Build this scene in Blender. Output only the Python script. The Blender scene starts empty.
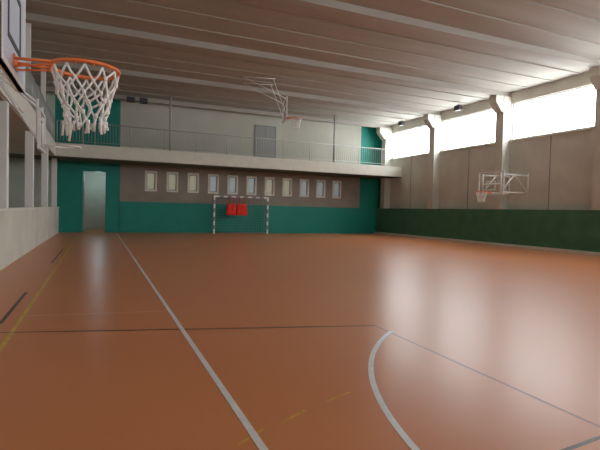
import bpy, bmesh, math, random
from mathutils import Vector, Matrix
random.seed(4)
S = bpy.context.scene
S.view_settings.view_transform = 'Standard'
S.view_settings.look = 'None'

# ---------------------------------------------------------------- materials
def mat(name, col, rough=0.6, spec=0.4, metal=0.0, var=0.0, scale=3.0, bump=0.0, emis=None, estr=0.0, stretch=(1,1,1)):
    m = bpy.data.materials.new(name); m.use_nodes = True
    nt = m.node_tree; b = nt.nodes['Principled BSDF']
    b.inputs['Base Color'].default_value = (*col, 1)
    b.inputs['Roughness'].default_value = rough
    b.inputs['Specular IOR Level'].default_value = spec
    b.inputs['Metallic'].default_value = metal
    if emis:
        b.inputs['Emission Color'].default_value = (*emis, 1)
        b.inputs['Emission Strength'].default_value = estr
    if var > 0 or bump > 0:
        tc = nt.nodes.new('ShaderNodeTexCoord'); mp = nt.nodes.new('ShaderNodeMapping')
        mp.inputs['Scale'].default_value = stretch
        n = nt.nodes.new('ShaderNodeTexNoise'); n.inputs['Scale'].default_value = scale
        n.inputs['Detail'].default_value = 6
        nt.links.new(tc.outputs['Object'], mp.inputs['Vector']); nt.links.new(mp.outputs['Vector'], n.inputs['Vector'])
        if var > 0:
            r = nt.nodes.new('ShaderNodeValToRGB')
            r.color_ramp.elements[0].position = 0.3; r.color_ramp.elements[1].position = 0.7
            r.color_ramp.elements[0].color = (*[c*(1-var) for c in col], 1)
            r.color_ramp.elements[1].color = (*[min(1, c*(1+var)) for c in col], 1)
            nt.links.new(n.outputs['Fac'], r.inputs['Fac']); nt.links.new(r.outputs['Color'], b.inputs['Base Color'])
        if bump > 0:
            bp = nt.nodes.new('ShaderNodeBump'); bp.inputs['Strength'].default_value = bump; bp.inputs['Distance'].default_value = 0.02
            nt.links.new(n.outputs['Fac'], bp.inputs['Height']); nt.links.new(bp.outputs['Normal'], b.inputs['Normal'])
    return m

M = {}
M['cream'] = mat('cream_plaster', (0.64,0.62,0.54), 0.8, 0.2, var=0.08, scale=1.2, bump=0.1)
M['upper'] = mat('upper_plaster', (0.52,0.51,0.44), 0.8, 0.2, var=0.06, scale=1.0)
M['taupe'] = mat('taupe_plaster', (0.31,0.28,0.235), 0.8, 0.2, var=0.10, scale=1.3)
M['panel'] = mat('concrete_panel', (0.57,0.55,0.49), 0.75, 0.2, var=0.10, scale=1.0, bump=0.15)
M['recess'] = mat('recess_wall', (0.58,0.61,0.54), 0.8, 0.2, var=0.1, scale=1.0)
M['teal'] = mat('teal_paint', (0.012,0.25,0.20), 0.55, 0.35, var=0.06, scale=1.5)
M['green'] = mat('green_padding', (0.06,0.175,0.10), 0.6, 0.3, var=0.15, scale=2.0)  # darker green: shade of the side facing away from windows put into colour
M['slab'] = mat('slab_paint', (0.68,0.67,0.59), 0.7, 0.2, var=0.05)
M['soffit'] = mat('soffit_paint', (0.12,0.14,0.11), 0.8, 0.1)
M['white'] = mat('white_metal', (0.82,0.82,0.80), 0.4, 0.5)
M['rail'] = mat('rail_metal', (0.42,0.44,0.42), 0.45, 0.5)
M['grey'] = mat('grey_metal', (0.25,0.26,0.27), 0.4, 0.5)
M['dark'] = mat('dark_metal', (0.04,0.04,0.045), 0.5, 0.4)
M['orange'] = mat('rim_orange', (0.80,0.20,0.05), 0.4, 0.5)
M['net'] = mat('net_cord', (0.88,0.88,0.86), 0.85, 0.1)
M['gnet'] = mat('goal_net_cord', (0.35,0.36,0.34), 0.85, 0.1)
M['board'] = mat('backboard_white', (0.62,0.67,0.78), 0.35, 0.5)
M['red'] = mat('red_cloth', (0.80,0.05,0.035), 0.85, 0.1, var=0.15, scale=12)
M['doorgrey'] = mat('grey_door_paint', (0.30,0.31,0.30), 0.5, 0.4)
M['lnw'] = mat('line_white', (0.72,0.71,0.70), 0.35, 0.3, var=0.08, scale=9)
M['lny'] = mat('line_yellow', (0.64,0.42,0.04), 0.35, 0.3, var=0.2, scale=9)
M['lnyf'] = mat('line_yellow_worn', (0.64,0.34,0.06), 0.35, 0.3, var=0.2, scale=9)
M['lnp'] = mat('line_pale', (0.68,0.36,0.20), 0.35, 0.3)
M['lnk'] = mat('line_black', (0.05,0.03,0.03), 0.35, 0.3)
M['lng'] = mat('line_grey', (0.09,0.05,0.04), 0.33, 0.25)
M['lng2'] = mat('line_grey_worn', (0.34,0.14,0.085), 0.33, 0.25)
M['sky'] = mat('frosted_glass_daylit', (0.8,0.85,0.9), 0.4, 0.5, emis=(0.92,0.97,1.0), estr=12.5)
M['sky2'] = mat('frosted_glass_shaded', (0.8,0.85,0.9), 0.4, 0.5, emis=(0.92,0.96,1.0), estr=5.5)  # fill light for the added panes behind the camera
M['pane'] = mat('corridor_glass', (0.30,0.30,0.22), 0.3, 0.5, emis=(0.9,0.88,0.60), estr=0.16)
M['pane2'] = mat('corridor_glass_cool', (0.25,0.27,0.27), 0.3, 0.5, emis=(0.75,0.86,0.86), estr=0.16)
M['pframe'] = mat('window_frame_paint', (0.76,0.73,0.64), 0.5, 0.4)

def acrylic():
    m = bpy.data.materials.new('acrylic_sheet'); m.use_nodes = True
    b = m.node_tree.nodes['Principled BSDF']
    b.inputs['Base Color'].default_value = (0.6,0.62,0.6,1); b.inputs['Alpha'].default_value = 0.18
    b.inputs['Roughness'].default_value = 0.2
    return m
M['acrylic'] = acrylic()

def floor_mat():
    m = bpy.data.materials.new('orange_sports_floor'); m.use_nodes = True
    nt = m.node_tree; b = nt.nodes['Principled BSDF']
    tc = nt.nodes.new('ShaderNodeTexCoord')
    n1 = nt.nodes.new('ShaderNodeTexNoise'); n1.inputs['Scale'].default_value = 0.45; n1.inputs['Detail'].default_value = 2
    nt.links.new(tc.outputs['Object'], n1.inputs['Vector'])
    r = nt.nodes.new('ShaderNodeValToRGB')
    r.color_ramp.elements[0].position = 0.1; r.color_ramp.elements[0].color = (0.575,0.205,0.080,1)
    r.color_ramp.elements[1].position = 0.9; r.color_ramp.elements[1].color = (0.655,0.250,0.103,1)
    nt.links.new(n1.outputs['Fac'], r.inputs['Fac']); nt.links.new(r.outputs['Color'], b.inputs['Base Color'])
    mr = nt.nodes.new('ShaderNodeMapRange')
    mr.inputs['To Min'].default_value = 0.27; mr.inputs['To Max'].default_value = 0.35
    nt.links.new(n1.outputs['Fac'], mr.inputs['Value']); nt.links.new(mr.outputs['Result'], b.inputs['Roughness'])
    b.inputs['Specular IOR Level'].default_value = 0.24
    return m
M['floor'] = floor_mat()

def ceil_mat():
    m = bpy.data.materials.new('precast_ceiling'); m.use_nodes = True
    nt = m.node_tree; b = nt.nodes['Principled BSDF']
    tc = nt.nodes.new('ShaderNodeTexCoord'); mp = nt.nodes.new('ShaderNodeMapping')
    mp.inputs['Scale'].default_value = (0.12, 1.5, 1)
    n = nt.nodes.new('ShaderNodeTexNoise'); n.inputs['Scale'].default_value = 2.0; n.inputs['Detail'].default_value = 3
    nt.links.new(tc.outputs['Object'], mp.inputs['Vector']); nt.links.new(mp.outputs['Vector'], n.inputs['Vector'])
    r = nt.nodes.new('ShaderNodeValToRGB')
    r.color_ramp.elements[0].position = 0.25; r.color_ramp.elements[0].color = (0.375,0.355,0.315,1)
    r.color_ramp.elements[1].position = 0.75; r.color_ramp.elements[1].color = (0.435,0.412,0.37,1)
    nt.links.new(n.outputs['Fac'], r.inputs['Fac']); nt.links.new(r.outputs['Color'], b.inputs['Base Color'])
    b.inputs['Roughness'].default_value = 0.8; b.inputs['Specular IOR Level'].default_value = 0.15
    return m
M['ceil'] = ceil_mat()

# ---------------------------------------------------------------- mesh builder
class MB:
    def __init__(s): s.bm = bmesh.new(); s.mats = []
    def mi(s, k):
        if k not in s.mats: s.mats.append(k)
        return s.mats.index(k)
    def box(s, x0,x1,y0,y1,z0,z1,k):
        i = s.mi(k)
        v = [s.bm.verts.new((x,y,z)) for x in (x0,x1) for y in (y0,y1) for z in (z0,z1)]
        for f in ((0,1,3,2),(4,6,7,5),(0,4,5,1),(2,3,7,6),(0,2,6,4),(1,5,7,3)):
            fc = s.bm.faces.new([v[j] for j in f]); fc.material_index = i
        return s
    def poly(s, pts, k):
        f = s.bm.faces.new([s.bm.verts.new(p) for p in pts]); f.material_index = s.mi(k); return s
    def tube(s, path, r, k, n=8, closed=False):
        i = s.mi(k); P = [Vector(p) for p in path]; rings = []
        m = len(P)
        for a in range(m):
            if closed: d = P[(a+1)%m]-P[a-1]
            else: d = P[min(a+1,m-1)]-P[max(a-1,0)]
            d.normalize()
            up = Vector((0,0,1)) if abs(d.z) < 0.95 else Vector((1,0,0))
            e1 = d.cross(up).normalized(); e2 = d.cross(e1).normalized()
            rings.append([s.bm.verts.new(P[a]+e1*r*math.cos(2*math.pi*q/n)+e2*r*math.sin(2*math.pi*q/n)) for q in range(n)])
        for a in range(m if closed else m-1):
            A = rings[a]; B = rings[(a+1)%m]
            for q in range(n):
                f = s.bm.faces.new((A[q],A[(q+1)%n],B[(q+1)%n],B[q])); f.material_index = i; f.smooth = True
        if not closed:
            for R in (rings[0], rings[-1]):
                f = s.bm.faces.new(R); f.material_index = i
        return s
    def done(s, name, parent=None, M4=None, bevel=0, recalc=True):
        me = bpy.data.meshes.new(name)
        if recalc: bmesh.ops.recalc_face_normals(s.bm, faces=s.bm.faces)
        s.bm.to_mesh(me); s.bm.free()
        for k in s.mats: me.materials.append(M[k])
        o = bpy.data.objects.new(name, me); S.collection.objects.link(o)
        if bevel:
            b = o.modifiers.new('bevel','BEVEL'); b.width = bevel; b.segments = 2; b.limit_method='ANGLE'
        if parent: o.parent = parent
        if M4 is not None: o.matrix_local = M4
        return o
def empty(name, loc=(0,0,0), rz=0):
    e = bpy.data.objects.new(name, None); S.collection.objects.link(e)
    e.location = loc; e.rotation_euler = (0,0,rz); e.empty_display_size = 0.2
    return e

XL, XR, YB, YF, ZC = -1.8, 17.0, 26.0, -6.0, 6.9
XO = -4.0
BZ0, BZ1 = 3.55, 4.17
BY = 23.8
# ---------------------------------------------------------------- shell
MB().box(XO-0.3,XR+0.3,YF-0.3,YB+3.3,-0.3,0,'floor').done('floor')
c = MB().box(XO-0.3,XR+0.3,YF-0.3,YB+0.3,ZC,ZC+0.3,'ceil'); c.done('ceiling')
cols_y = [25.2,20.55,15.9,11.25,6.6,1.95,-2.7]
k = 1
for y in cols_y:
    MB().box(XO,XR,y-0.15,y+0.15,ZC-0.20,ZC,'ceil').done('trim_%d'%k); k += 1
yy = 25.2-1.1625
while yy > -5:
    if min(abs(yy-c_) for c_ in cols_y) > 0.6:
        MB().box(XO,XR,yy-0.04,yy+0.04,ZC-0.04,ZC,'ceil').done('trim_%d'%k); k += 1
    yy -= 1.1625

# back wall
w = MB()
t0, t1 = YB, YB+0.3
GZ = 1.62
dx0, dx1, dz = -0.78, 0.38, 3.15
w.box(XL-0.2,dx0,t0,t1,0,BZ0,'teal'); w.box(dx0,dx1,t0,t1,dz,BZ0,'teal'); w.box(dx1,1.02,t0,t1,0,BZ0,'teal')
w.box(XO,XL-0.2,t0,t1,0,ZC,'recess')
w.box(1.02,XR,t0-0.03,t1,0,GZ,'teal')
wx = [2.55+1.115*i for i in range(11)]; hw = 0.31; wz0, wz1 = 2.2, 3.28
w.box(1.02,15.36,t0,t1,GZ,wz0,'taupe'); w.box(1.02,15.36,t0,t1,wz1,BZ0,'taupe')
edges = [1.02]
for x in wx: edges += [x-hw, x+hw]
edges.append(15.36)
for i in range(0,len(edges),2): w.box(edges[i],edges[i+1],t0,t1,wz0,wz1,'taupe')
w.box(15.36,XR,t0,t1,GZ,BZ0,'teal')
w.box(XL-0.2,XR,t0,t1,BZ0,BZ1,'upper')
w.box(XL-0.2,1.0,t0,t1,BZ1,ZC,'teal'); w.box(1.0,15.36,t0,t1,BZ1,ZC,'upper'); w.box(15.36,XR,t0,t1,BZ1,ZC,'teal')
w.done('wall_back')
for i,x in enumerate(wx):
    e = empty('window_%d'%(i+1), (x, t0, (wz0+wz1)/2)); H=(wz1-wz0)/2; f=0.09
    m = MB()
    def ringf(a,b,f,y0,y1,kk):
        m.box(-a,-a+f,y0,y1,-b,b,kk).box(a-f,a,y0,y1,-b,b,kk).box(-a+f,a-f,y0,y1,-b,-b+f,kk).box(-a+f,a-f,y0,y1,b-f,b,kk)
    ringf(hw,H,f,-0.02,0.14,'pframe')
    ringf(hw-f,H-f,0.045,0.03,0.12,'grey')
    m.done('frame', e)
    g_=f+0.045
    m = MB().box(-hw+g_,hw-g_,0.08,0.10,-H+g_,H-g_,'pane' if i in (0,1,2,6,7) else 'pane2'); m.done('glass', e)
# door passage
p = MB()
p.box(dx0-0.5,dx0-0.3,YB+0.3,YB+3,0,3.4,'upper').box(dx1+0.4,dx1+0.6,YB+0.3,YB+3,0,3.4,'upper')
p.box(dx0-0.5,dx1+0.6,YB+3,YB+3.2,0,3.4,'upper').box(dx0-0.5,dx1+0.6,YB+0.3,YB+3.2,3.4,3.5,'upper')
p.done('wall_passage')
d = empty('door_1',(dx0,YB,0))
m = MB(); m.box(0,0.05,-0.02,0.3,0,dz,'teal').box(dx1-dx0-0.05,dx1-dx0,-0.02,0.3,0,dz,'teal').box(0.05,dx1-dx0-0.05,-0.02,0.3,dz-0.05,dz,'teal'); m.done('frame',d)
m = MB(); m.box(0.06,0.10,0.32,1.35,0.01,dz-0.08,'doorgrey'); m.tube([(0.10,1.2,1.0),(0.16,1.2,1.0),(0.16,1.08,1.0)],0.012,'grey'); m.done('leaf',d)
L = bpy.data.lights.new('passage_lamp','POINT'); L.energy = 26; L.color=(0.64,0.88,1.0); L.shadow_soft_size=0.15
lo = bpy.data.objects.new('passage_lamp',L); lo.location=(0.0,YB+1.6,2.9); S.collection.objects.link(lo)
# upper door
d = empty('door_2',(8.25,YB,BZ1))
m = MB(); m.box(0,0.07,-0.05,0,0,2.1,'grey').box(1.25,1.32,-0.05,0,0,2.1,'grey').box(0.07,1.25,-0.05,0,2.03,2.1,'grey'); m.done('frame',d)
m = MB(); m.box(0.07,0.655,-0.035,0,0,2.03,'doorgrey').box(0.665,1.25,-0.035,0,0,2.03,'doorgrey'); m.tube([(0.6,-0.035,1.0),(0.6,-0.08,1.0),(0.5,-0.08,1.0)],0.012,'rail'); m.done('leaves',d)

# back gallery
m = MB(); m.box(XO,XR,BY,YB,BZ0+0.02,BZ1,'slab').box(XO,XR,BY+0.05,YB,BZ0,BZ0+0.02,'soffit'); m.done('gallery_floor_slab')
def railing(name, p0, p1, z, h=1.0, step=0.13):
    m = MB(); p0=Vector(p0); p1=Vector(p1); Ln=(p1-p0).length; dr=(p1-p0).normalized()
    for zz,r in ((z+h,0.022),(z+0.12,0.013)):
        m.tube([(*p0,zz),(*p1,zz)],r,'rail')
    n=int(Ln/step)
    for i in range(n+1):
        q=p0+dr*(Ln*i/n)
        big = i%12==0
        r = 0.02 if big else 0.008
        m.tube([(q.x,q.y,z if big else z+0.12),(q.x,q.y,z+h)],r,'rail',n=4)
    m.done(name)
railing('gallery_railing',(XL+0.05,BY+0.06),(XR-0.7,BY+0.06),BZ1)
for x in (-0.7,3.25,12.4):
    m=MB(); m.tube([(x,BY+0.2,BZ1),(x,BY+0.2,ZC-0.002)],0.05,'rail',n=12); m.box(x-0.1,x+0.1,BY+0.1,BY+0.3,BZ1,BZ1+0.015,'rail'); m.done('support_pole')

# left side
MB().box(XO-0.3,XO,YF,YB,0,ZC,'recess').done('wall_left')
MB().box(XL-0.2,XL,YF,YB-0.0,0,1.2,'cream').done('wall_left_parapet')
MB().box(XL-0.26,XL+0.03,YF,YB-0.001,1.2,1.26,'slab').done('trim_%d'%k); k+=1
for y in (25.0,20.7,16.3,11.9,7.5,3.1,-1.3):
    m=MB(); m.box(XL-0.24,XL-0.02,y-0.13,y+0.13,1.26,BZ0,'white'); m.done('gallery_column',bevel=0.01)
m=MB(); m.box(XO,XL,YF,BY,BZ0+0.02,BZ1,'slab').box(XO,XL-0.05,YF,BY,BZ0,BZ0+0.02,'upper'); m.done('side_gallery_floor_slab')
railing('side_gallery_railing',(XL-0.06,YF+0.2),(XL-0.06,BY),BZ1)
for y in (20.7,16.3,11.9,7.5,3.1,-1.3):
    m=MB(); m.box(XL-0.28,XL-0.12,y-0.1,y+0.1,BZ1,ZC-0.0,'white'); m.done('upper_gallery_column')

# right wall
WZ0, WZ1 = 4.76, 6.40
w = MB(); w.box(XR,XR+0.3,YF,YB,0,WZ0,'panel').box(XR,XR+0.3,YF,YB,WZ1,ZC,'panel')
for y in cols_y: w.box(XR,XR+0.3,y-0.25,y+0.25,WZ0,WZ1,'panel')
w.box(XR,XR+0.3,25.45,YB,WZ0,WZ1,'panel')
w.done('wall_right')
MB().box(16.6,XR,YF,YB-0.04,0,1.64,'green').done('wall_right_padding')
MB().box(16.53,16.6,YF,YB-0.04,0,0.12,'slab').done('baseboard_right')
wn = 12
ys = cols_y+[-6.0-0.25]
for i in range(7):
    yb_, ya_ = ys[i]-0.25, ys[i+1]+0.25
    if i==6: ya_ = -6.0
    e = empty('window_%d'%wn,(XR+0.12,(ya_+yb_)/2,(WZ0+WZ1)/2)); wn+=1
    a=(yb_-ya_)/2; H=(WZ1-WZ0)/2
    m=MB(); f=0.06
    m.box(-0.04,0.04,-a,-a+f,-H,H,'white').box(-0.04,0.04,a-f,a,-H,H,'white').box(-0.04,0.04,-a+f,a-f,-H,-H+f,'white').box(-0.04,0.04,-a+f,a-f,H-f,H,'white')
    for q in (-0.5,0,0.5): m.box(-0.03,0.03,a*q-0.02,a*q+0.02,-H+f,H-f,'rail')
    m.done('frame',e)
    MB().box(-0.005,0.005,-a+f,a-f,-H+f,H-f,'sky').done('glass',e)
    MB().box(XR-0.08,XR,ya_+0.0,yb_,WZ0-0.07,WZ0,'slab').done('trim_%d'%k); k+=1
for y in cols_y:
    m=MB(); m.box(16.55,XR,y-0.22,y+0.22,1.64,ZC-0.20,'panel')
    i=m.mi('panel')
    a=[(16.1,ZC-0.20),(16.549,ZC-0.20),(16.549,ZC-0.90),(16.45,ZC-0.90),(16.1,ZC-0.50)]
    A=[m.bm.verts.new((p[0],y-0.2,p[1])) for p in a]; B=[m.bm.verts.new((p[0],y+0.2,p[1])) for p in a]
    m.bm.faces.new(A).material_index=i; m.bm.faces.new(B).material_index=i
    for q in range(5): m.bm.faces.new((A[q],A[(q+1)%5],B[(q+1)%5],B[q])).material_index=i
    m.done('concrete_column')
for y in (22.9,18.2,13.6,8.9,4.3):
    MB().box(XR-0.012,XR,y-0.02,y+0.02,1.64,WZ0-0.07,'grey').done('trim_%d'%k); k+=1
# wall behind camera; its unseen glowing windows are added to brighten the hall
w=MB(); w.box(XO-0.3,XR+0.3,YF-0.3,YF,0,4.5,'cream').box(XO-0.3,XR+0.3,YF-0.3,YF,6.4,ZC,'cream')
fx=[(-1.0,2.6),(3.2,6.8),(7.4,11.0),(11.6,15.2)]
xs=[XO-0.3]+[q for ab in fx for q in ab]+[XR+0.3]
for i in range(0,len(xs),2): w.box(xs[i],xs[i+1],YF-0.3,YF,4.5,6.4,'cream')
w.done('wall_front')
for a,b in fx:
    e=empty('window_%d'%wn,((a+b)/2,YF-0.12,5.45)); wn+=1
    h=(b-a)/2; m=MB(); f=0.06
    m.box(-h,-h+f,-0.04,0.04,-0.95,0.95,'white').box(h-f,h,-0.04,0.04,-0.95,0.95,'white').box(-h+f,h-f,-0.04,0.04,-0.95,-0.89,'white').box(-h+f,h-f,-0.04,0.04,0.89,0.95,'white')
    for q in (-0.4,0.4): m.box(h*q-0.02,h*q+0.02,-0.03,0.03,-0.89,0.89,'white')
    m.done('frame',e); MB().box(-h+f,h-f,-0.005,0.005,-0.89,0.89,'sky2').done('glass',e)

# ---------------------------------------------------------------- floor markings
fl = empty('floor_court_lines')
ZL=0.0015
def line(name,p0,p1,wd,kk,z=ZL):
    p0=Vector((*p0,0));p1=Vector((*p1,0));d=(p1-p0).normalized();n=Vector((-d.y,d.x,0))*wd/2;u=Vector((0,0,z))
    MB().poly([p0-n+u,p1-n+u,p1+n+u,p0+n+u],kk).done(name,fl,recalc=False)
line('side_line',(0.87,-5),(0.87,25.3),0.048,'lnw',0.002)
line('far_side_line',(15.75,-5),(15.75,25.3),0.10,'lnw')
line('goal_line',(0.87,25.3),(15.75,25.3),0.05,'lnw')
line('yellow_side_line',(-0.82,-4),(-0.82,24.0),0.045,'lny',0.0018)
line('black_mark',(-1.0,6.1),(-1.0,8.2),0.045,'lnk')
line('black_mark_far',(-0.98,12.2),(-0.98,16),0.04,'lnk')
line('pale_cross_line',(-0.85,6.46),(0.84,6.24),0.04,'lnp',0.001)
line('black_cross_line',(-1.5,5.82),(3.05,4.72),0.034,'lng')
line('grey_long_line',(3.05,4.72),(2.9,-3),0.03,'lng2',0.0012)
line('black_short_line',(2.2,1.8),(3.6,1.92),0.03,'lng',0.001)
line('yellow_dash_1',(0.75,2.55),(0.95,2.68),0.022,'lnyf',0.001)
line('yellow_dash_2',(1.08,2.72),(1.30,2.84),0.022,'lnyf',0.001)
line('yellow_dash_3',(1.5,2.92),(1.75,3.02),0.022,'lnyf',0.001)
def arc(name,cx,cy,R,a0,a1,wd,kk,z,N=60):
    m=MB(); i=m.mi(kk); pv=None
    for q in range(N+1):
        a=math.radians(a0+(a1-a0)*q/N)
        A=m.bm.verts.new((cx+(R-wd/2)*math.cos(a),cy+(R-wd/2)*math.sin(a),z)); B=m.bm.verts.new((cx+(R+wd/2)*math.cos(a),cy+(R+wd/2)*math.sin(a),z))
        if pv: m.bm.faces.new((pv[0],pv[1],B,A)).material_index=i
        pv=(A,B)
    m.done(name,fl,recalc=False)
arc('circle_arc',5.46,1.40,3.85,232,128,0.048,'lnw',0.0024)
arc('goal_area_arc',7.35,25.3,6.0,180,360,0.06,'lnp',0.001)

# ---------------------------------------------------------------- hoops
def hoop(loc, rz, arms, bw=1.2, bh=0.95, kk='board', off=0.50, rimk='orange', net=True, sq=0.26, armr=0.022, sqk='dark', jit=0.008):
    e=empty('basketball_hoop',loc,rz)
    h=bw/2; z0=-0.12; z1=z0+bh
    m=MB()
    if kk: m.box(-0.03,0,-h,h,z0,z1,kk)
    for (y0,y1,a,b) in ((-h,h,z0,z0+0.035),(-h,h,z1-0.035,z1),(-h,-h+0.035,z0+0.035,z1-0.035),(h-0.035,h,z0+0.035,z1-0.035)): m.box(-0.045,0.006,y0,y1,a,b,'white')
    if sq:
        for (y0,y1,a,b) in ((-sq,sq,0.08,0.12),(-sq,sq,0.44,0.48),(-sq,-sq+0.04,0.12,0.44),(sq-0.04,sq,0.12,0.44)): m.box(0,0.004,y0,y1,a,b,sqk)
    m.done('backboard',e)
    m=MB(); rr=0.225
    m.tube([(off+rr*math.cos(a),rr*math.sin(a),0) for a in [2*math.pi*q/48 for q in range(48)]],0.014,rimk,closed=True)
    m.box(0.004,0.012,-0.07,0.07,-0.06,0.03,rimk)
    for s in (-1,1):
        m.tube([(0.01,s*0.06,0.0),(off-rr+0.03,s*0.10,0)],0.011,rimk)
        m.tube([(0.01,s*0.05,-0.05),(off-rr+0.03,s*0.09,-0.012)],0.007,rimk)
    for q in range(12):
        a=2*math.pi*(q+.5)/12; x=off+rr*math.cos(a); m.tube([(x,rr*math.sin(a),-0.01),(x,rr*math.sin(a),-0.03)],0.005,rimk,n=5)
    m.done('rim',e)
    if net:
        m=MB(); rows=[(0.222,-0.02),(0.205,-0.10),(0.180,-0.18),(0.155,-0.26),(0.135,-0.33),(0.135,-0.39)]
        P=[]
        for j,(r,z) in enumerate(rows):
            P.append([Vector((off+r*math.cos(a)+random.uniform(-jit,jit)*(j>0),r*math.sin(a)+random.uniform(-jit,jit)*(j>0),z+random.uniform(-1.8*jit,1.8*jit)*(j>0))) for a in [2*math.pi*(q+0.5*(j%2))/12 for q in range(12)]])
        torn={(4,2),(4,3),(3,3),(4,8),(4,9),(4,10),(3,9)} if jit>0.01 else set()
        for j in range(5):
            for q in range(12):
                if (j,q) in torn:
                    p=P[j][q]; m.tube([p,p+Vector((random.uniform(-.02,.02),random.uniform(-.02,.02),-0.05)),p+Vector((random.uniform(-.02,.02),random.uniform(-.02,.02),-0.11))],0.008,'net',n=5); continue
                n1=P[j+1][q]; n2=P[j+1][(q+(1 if j%2 else -1))%12]
                for n_ in (n1,n2): m.tube([P[j][q],(P[j][q]+n_)/2+Vector((random.uniform(-jit,jit)*.5,0,-0.006)),n_],0.008,'net',n=5)
        for row in P[1:]:
            for p in row: m.tube([p+Vector((0,0,0.015)),p-Vector((0,0,0.015))],0.013,'net',n=5)
        for p in P[-1]: m.tube([p,p+Vector((random.uniform(-jit,jit),0,-random.uniform(0.03,0.03+5*jit)))],0.009,'net',n=5)
        m.done('net',e)
    m=MB()
    for a in arms: m.tube(a,armr,'white')
    m.done('support_arms',e)
    return e
def side_arms(dx):
    la=[]
    for s in (-1,1):
        y=s*0.4
        la.append([(-0.05,y,0.72),(dx,y,1.30)])
        la.append([(-0.05,y,0.05),(dx,y,1.24)])
        la.append([(-0.05,y,0.0),(-0.05,y,0.80)])
    la.append([(-0.05,-0.4,0.5),(-0.05,0.4,0.5)])
    la.append([(dx/2,-0.4,0.66),(dx/2,0.4,0.66)])
    return la
hoop((-0.54,3.76,2.335),0,side_arms(-1.23),bw=0.95,off=0.445,jit=0.014)
hoop((-1.0,10.3,2.50),0,side_arms(-0.77),bw=0.9,bh=0.75,kk=None,sq=0,rimk='white',net=False,off=0.45)
ra=[]
for s in (-1,1):
    y=s*0.5; xe=-1.6
    ra.append([(-0.05,y,0.75),(xe,y,0.75)])
    ra.append([(-0.05,y,0.0),(xe,y,0.0)])
    ra.append([(-0.05,y,0.0),(-0.8,y,0.75),(xe,y,0.0)])
    ra.append([(-0.05,y,-0.05),(-0.05,y,0.8)])
    ra.append([(xe,y,-0.1),(xe,y,0.85)])
ra+= [[(-0.8,-0.5,0.75),(-0.8,0.5,0.75)],[(-0.05,-0.5,0.35),(-0.05,0.5,0.35)]]
hoop((15.30,15.05,2.34),math.pi,ra,bw=1.4,bh=1.0,armr=0.034,kk='acrylic',sqk='white')

# folded ceiling-hung basket near the far end
hoop((7.4,19.0,5.38),-0.25,[[(-0.05,-0.5,0.1),(-0.6,-0.5,1.47)],[(-0.05,0.5,0.1),(-0.6,0.5,1.47)],[(-0.05,-0.5,0.7),(-1.8,-0.5,1.47)],[(-0.05,0.5,0.7),(-1.8,0.5,1.47)],[(-0.05,-0.5,0.4),(-0.05,0.5,0.4)],[(-1.9,-0.5,1.495),(-0.5,-0.5,1.495)],[(-1.9,0.5,1.495),(-0.5,0.5,1.495)]],bw=1.4,bh=0.9,kk='acrylic',armr=0.018)

# ---------------------------------------------------------------- goal
g=empty('handball_goal',(7.35,25.25,0))
def striped(m,p0,p1,n,ax):
    p0=Vector(p0);p1=Vector(p1)
    for i in range(n):
        a=p0.lerp(p1,i/n);b=p0.lerp(p1,(i+1)/n); h=0.04
        lo=[min(a[j],b[j])-(0 if j==ax else h) for j in range(3)]; hi=[max(a[j],b[j])+(0 if j==ax else h) for j in range(3)]
        m.box(lo[0],hi[0],lo[1],hi[1],lo[2],hi[2],'white' if i%2==0 else 'grey')
m=MB(); striped(m,(-1.54,0,0),(-1.54,0,2.08),9,2); striped(m,(1.54,0,0),(1.54,0,2.08),9,2); striped(m,(-1.5,0,2.04),(1.5,0,2.04),13,0); m.done('posts_and_crossbar',g)
m=MB()
for s in (-1,1):
    m.tube([(s*1.54,0,2.04),(s*1.54,0.35,1.95),(s*1.54,0.62,0.03),(s*1.54,0,0.03)],0.018,'grey')
m.tube([(-1.54,0.62,0.03),(1.54,0.62,0.03)],0.018,'grey'); m.tube([(-1.54,0.35,1.95),(1.54,0.35,1.95)],0.018,'grey'); m.done('rear_frame',g)
m=MB()
for q in range(1,20):
    x=-1.54+3.08*q/20; m.tube([(x,0.02,2.03),(x,0.35,1.95),(x,0.62,0.03)],0.003,'gnet',n=4)
for q in range(1,13):
    t=q/13; m.tube([(-1.54,0.35+0.27*t,1.95-1.92*t),(1.54,0.35+0.27*t,1.95-1.92*t)],0.003,'gnet',n=4)
m.done('net',g)

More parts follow.
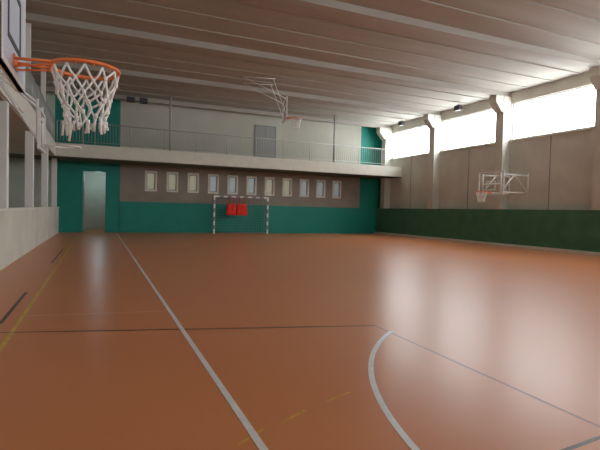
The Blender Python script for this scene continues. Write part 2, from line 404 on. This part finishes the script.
def bib(x,z,wd,ht):
    m=MB(); i=m.mi('red'); W=8; Hn=8; Y=25.15
    G=[[None]*(W+1) for _ in range(Hn+1)]
    for a in range(Hn+1):
        for b in range(W+1):
            t=a/Hn; u=b/W*2-1
            ww=wd/2*(0.85+0.15*t) if t<0.25 else wd/2*(1.0-0.04*math.sin(t*6))
            zz=z-ht*t-(0.08*ht*(1-abs(u))**1 if a==0 else 0)
            G[a][b]=m.bm.verts.new((x+u*ww,Y-0.01+0.02*math.sin(u*7+x*3),zz))
    for a in range(Hn):
        for b in range(W):
            f=m.bm.faces.new((G[a][b],G[a][b+1],G[a+1][b+1],G[a+1][b])); f.material_index=i; f.smooth=True
    for s in (-0.6,0.6):
        m.tube([(x+s*wd*0.36,Y,z),(x+s*wd*0.34,Y,z+0.12),(x+s*wd*0.3,Y+0.035,2.0),(x+s*wd*0.3,Y+0.035,2.04)],0.018,'red')
    o=m.done('red_training_bib'); so=o.modifiers.new('thick','SOLIDIFY'); so.thickness=0.02
bib(6.73,1.68,0.50,0.66); bib(7.32,1.68,0.62,0.66)

# ---------------------------------------------------------------- floodlights
def flood(loc,rz):
    e=empty('floodlight',loc,rz)
    m=MB(); m.box(-0.10,0.10,-0.18,0.18,-0.12,0.12,'dark'); 
    for q in range(5): m.box(0.10,0.13,-0.16+q*0.07,-0.14+q*0.07,-0.10,0.10,'dark')
    m.done('housing',e,bevel=0.02)
    MB().box(-0.11,-0.10,-0.15,0.15,-0.10,0.10,'dark').done('lens',e)
    m=MB(); m.tube([(0,-0.21,0),(0,-0.21,0.17),(0,0.21,0.17),(0,0.21,0)],0.013,'grey'); m.tube([(0,0,0.17),(0,0,ZC-loc[2]-0.003)],0.013,'grey'); m.done('bracket',e)
flood((16.2,18.2,6.6),0); flood((16.2,10.5,6.6),0); flood((16.2,22.9,6.6),0)
flood((2.0,24.4,6.58),math.pi/2); flood((1.4,24.4,6.58),math.pi/2)

# world
wd=bpy.data.worlds.new('world'); S.world=wd; wd.use_nodes=True
wd.node_tree.nodes['Background'].inputs[0].default_value=(0.8,0.9,1,1); wd.node_tree.nodes['Background'].inputs[1].default_value=1.0

# ---------------------------------------------------------------- camera
psi,th,r=math.radians(23.4),math.radians(1.73),math.radians(1.4)
F=Vector((math.sin(psi)*math.cos(th),math.cos(psi)*math.cos(th),-math.sin(th)))
R0=Vector((math.cos(psi),-math.sin(psi),0)); U0=R0.cross(F)
Rr=R0*math.cos(r)+U0*math.sin(r); U=-R0*math.sin(r)+U0*math.cos(r)
cd=bpy.data.cameras.new('camera'); cd.lens=28; cd.sensor_width=36; cd.clip_end=200
co=bpy.data.objects.new('camera',cd); S.collection.objects.link(co)
mw=Matrix((Rr,U,-F)).transposed().to_4x4(); mw.translation=(0,0,1.35); co.matrix_world=mw
S.camera=co
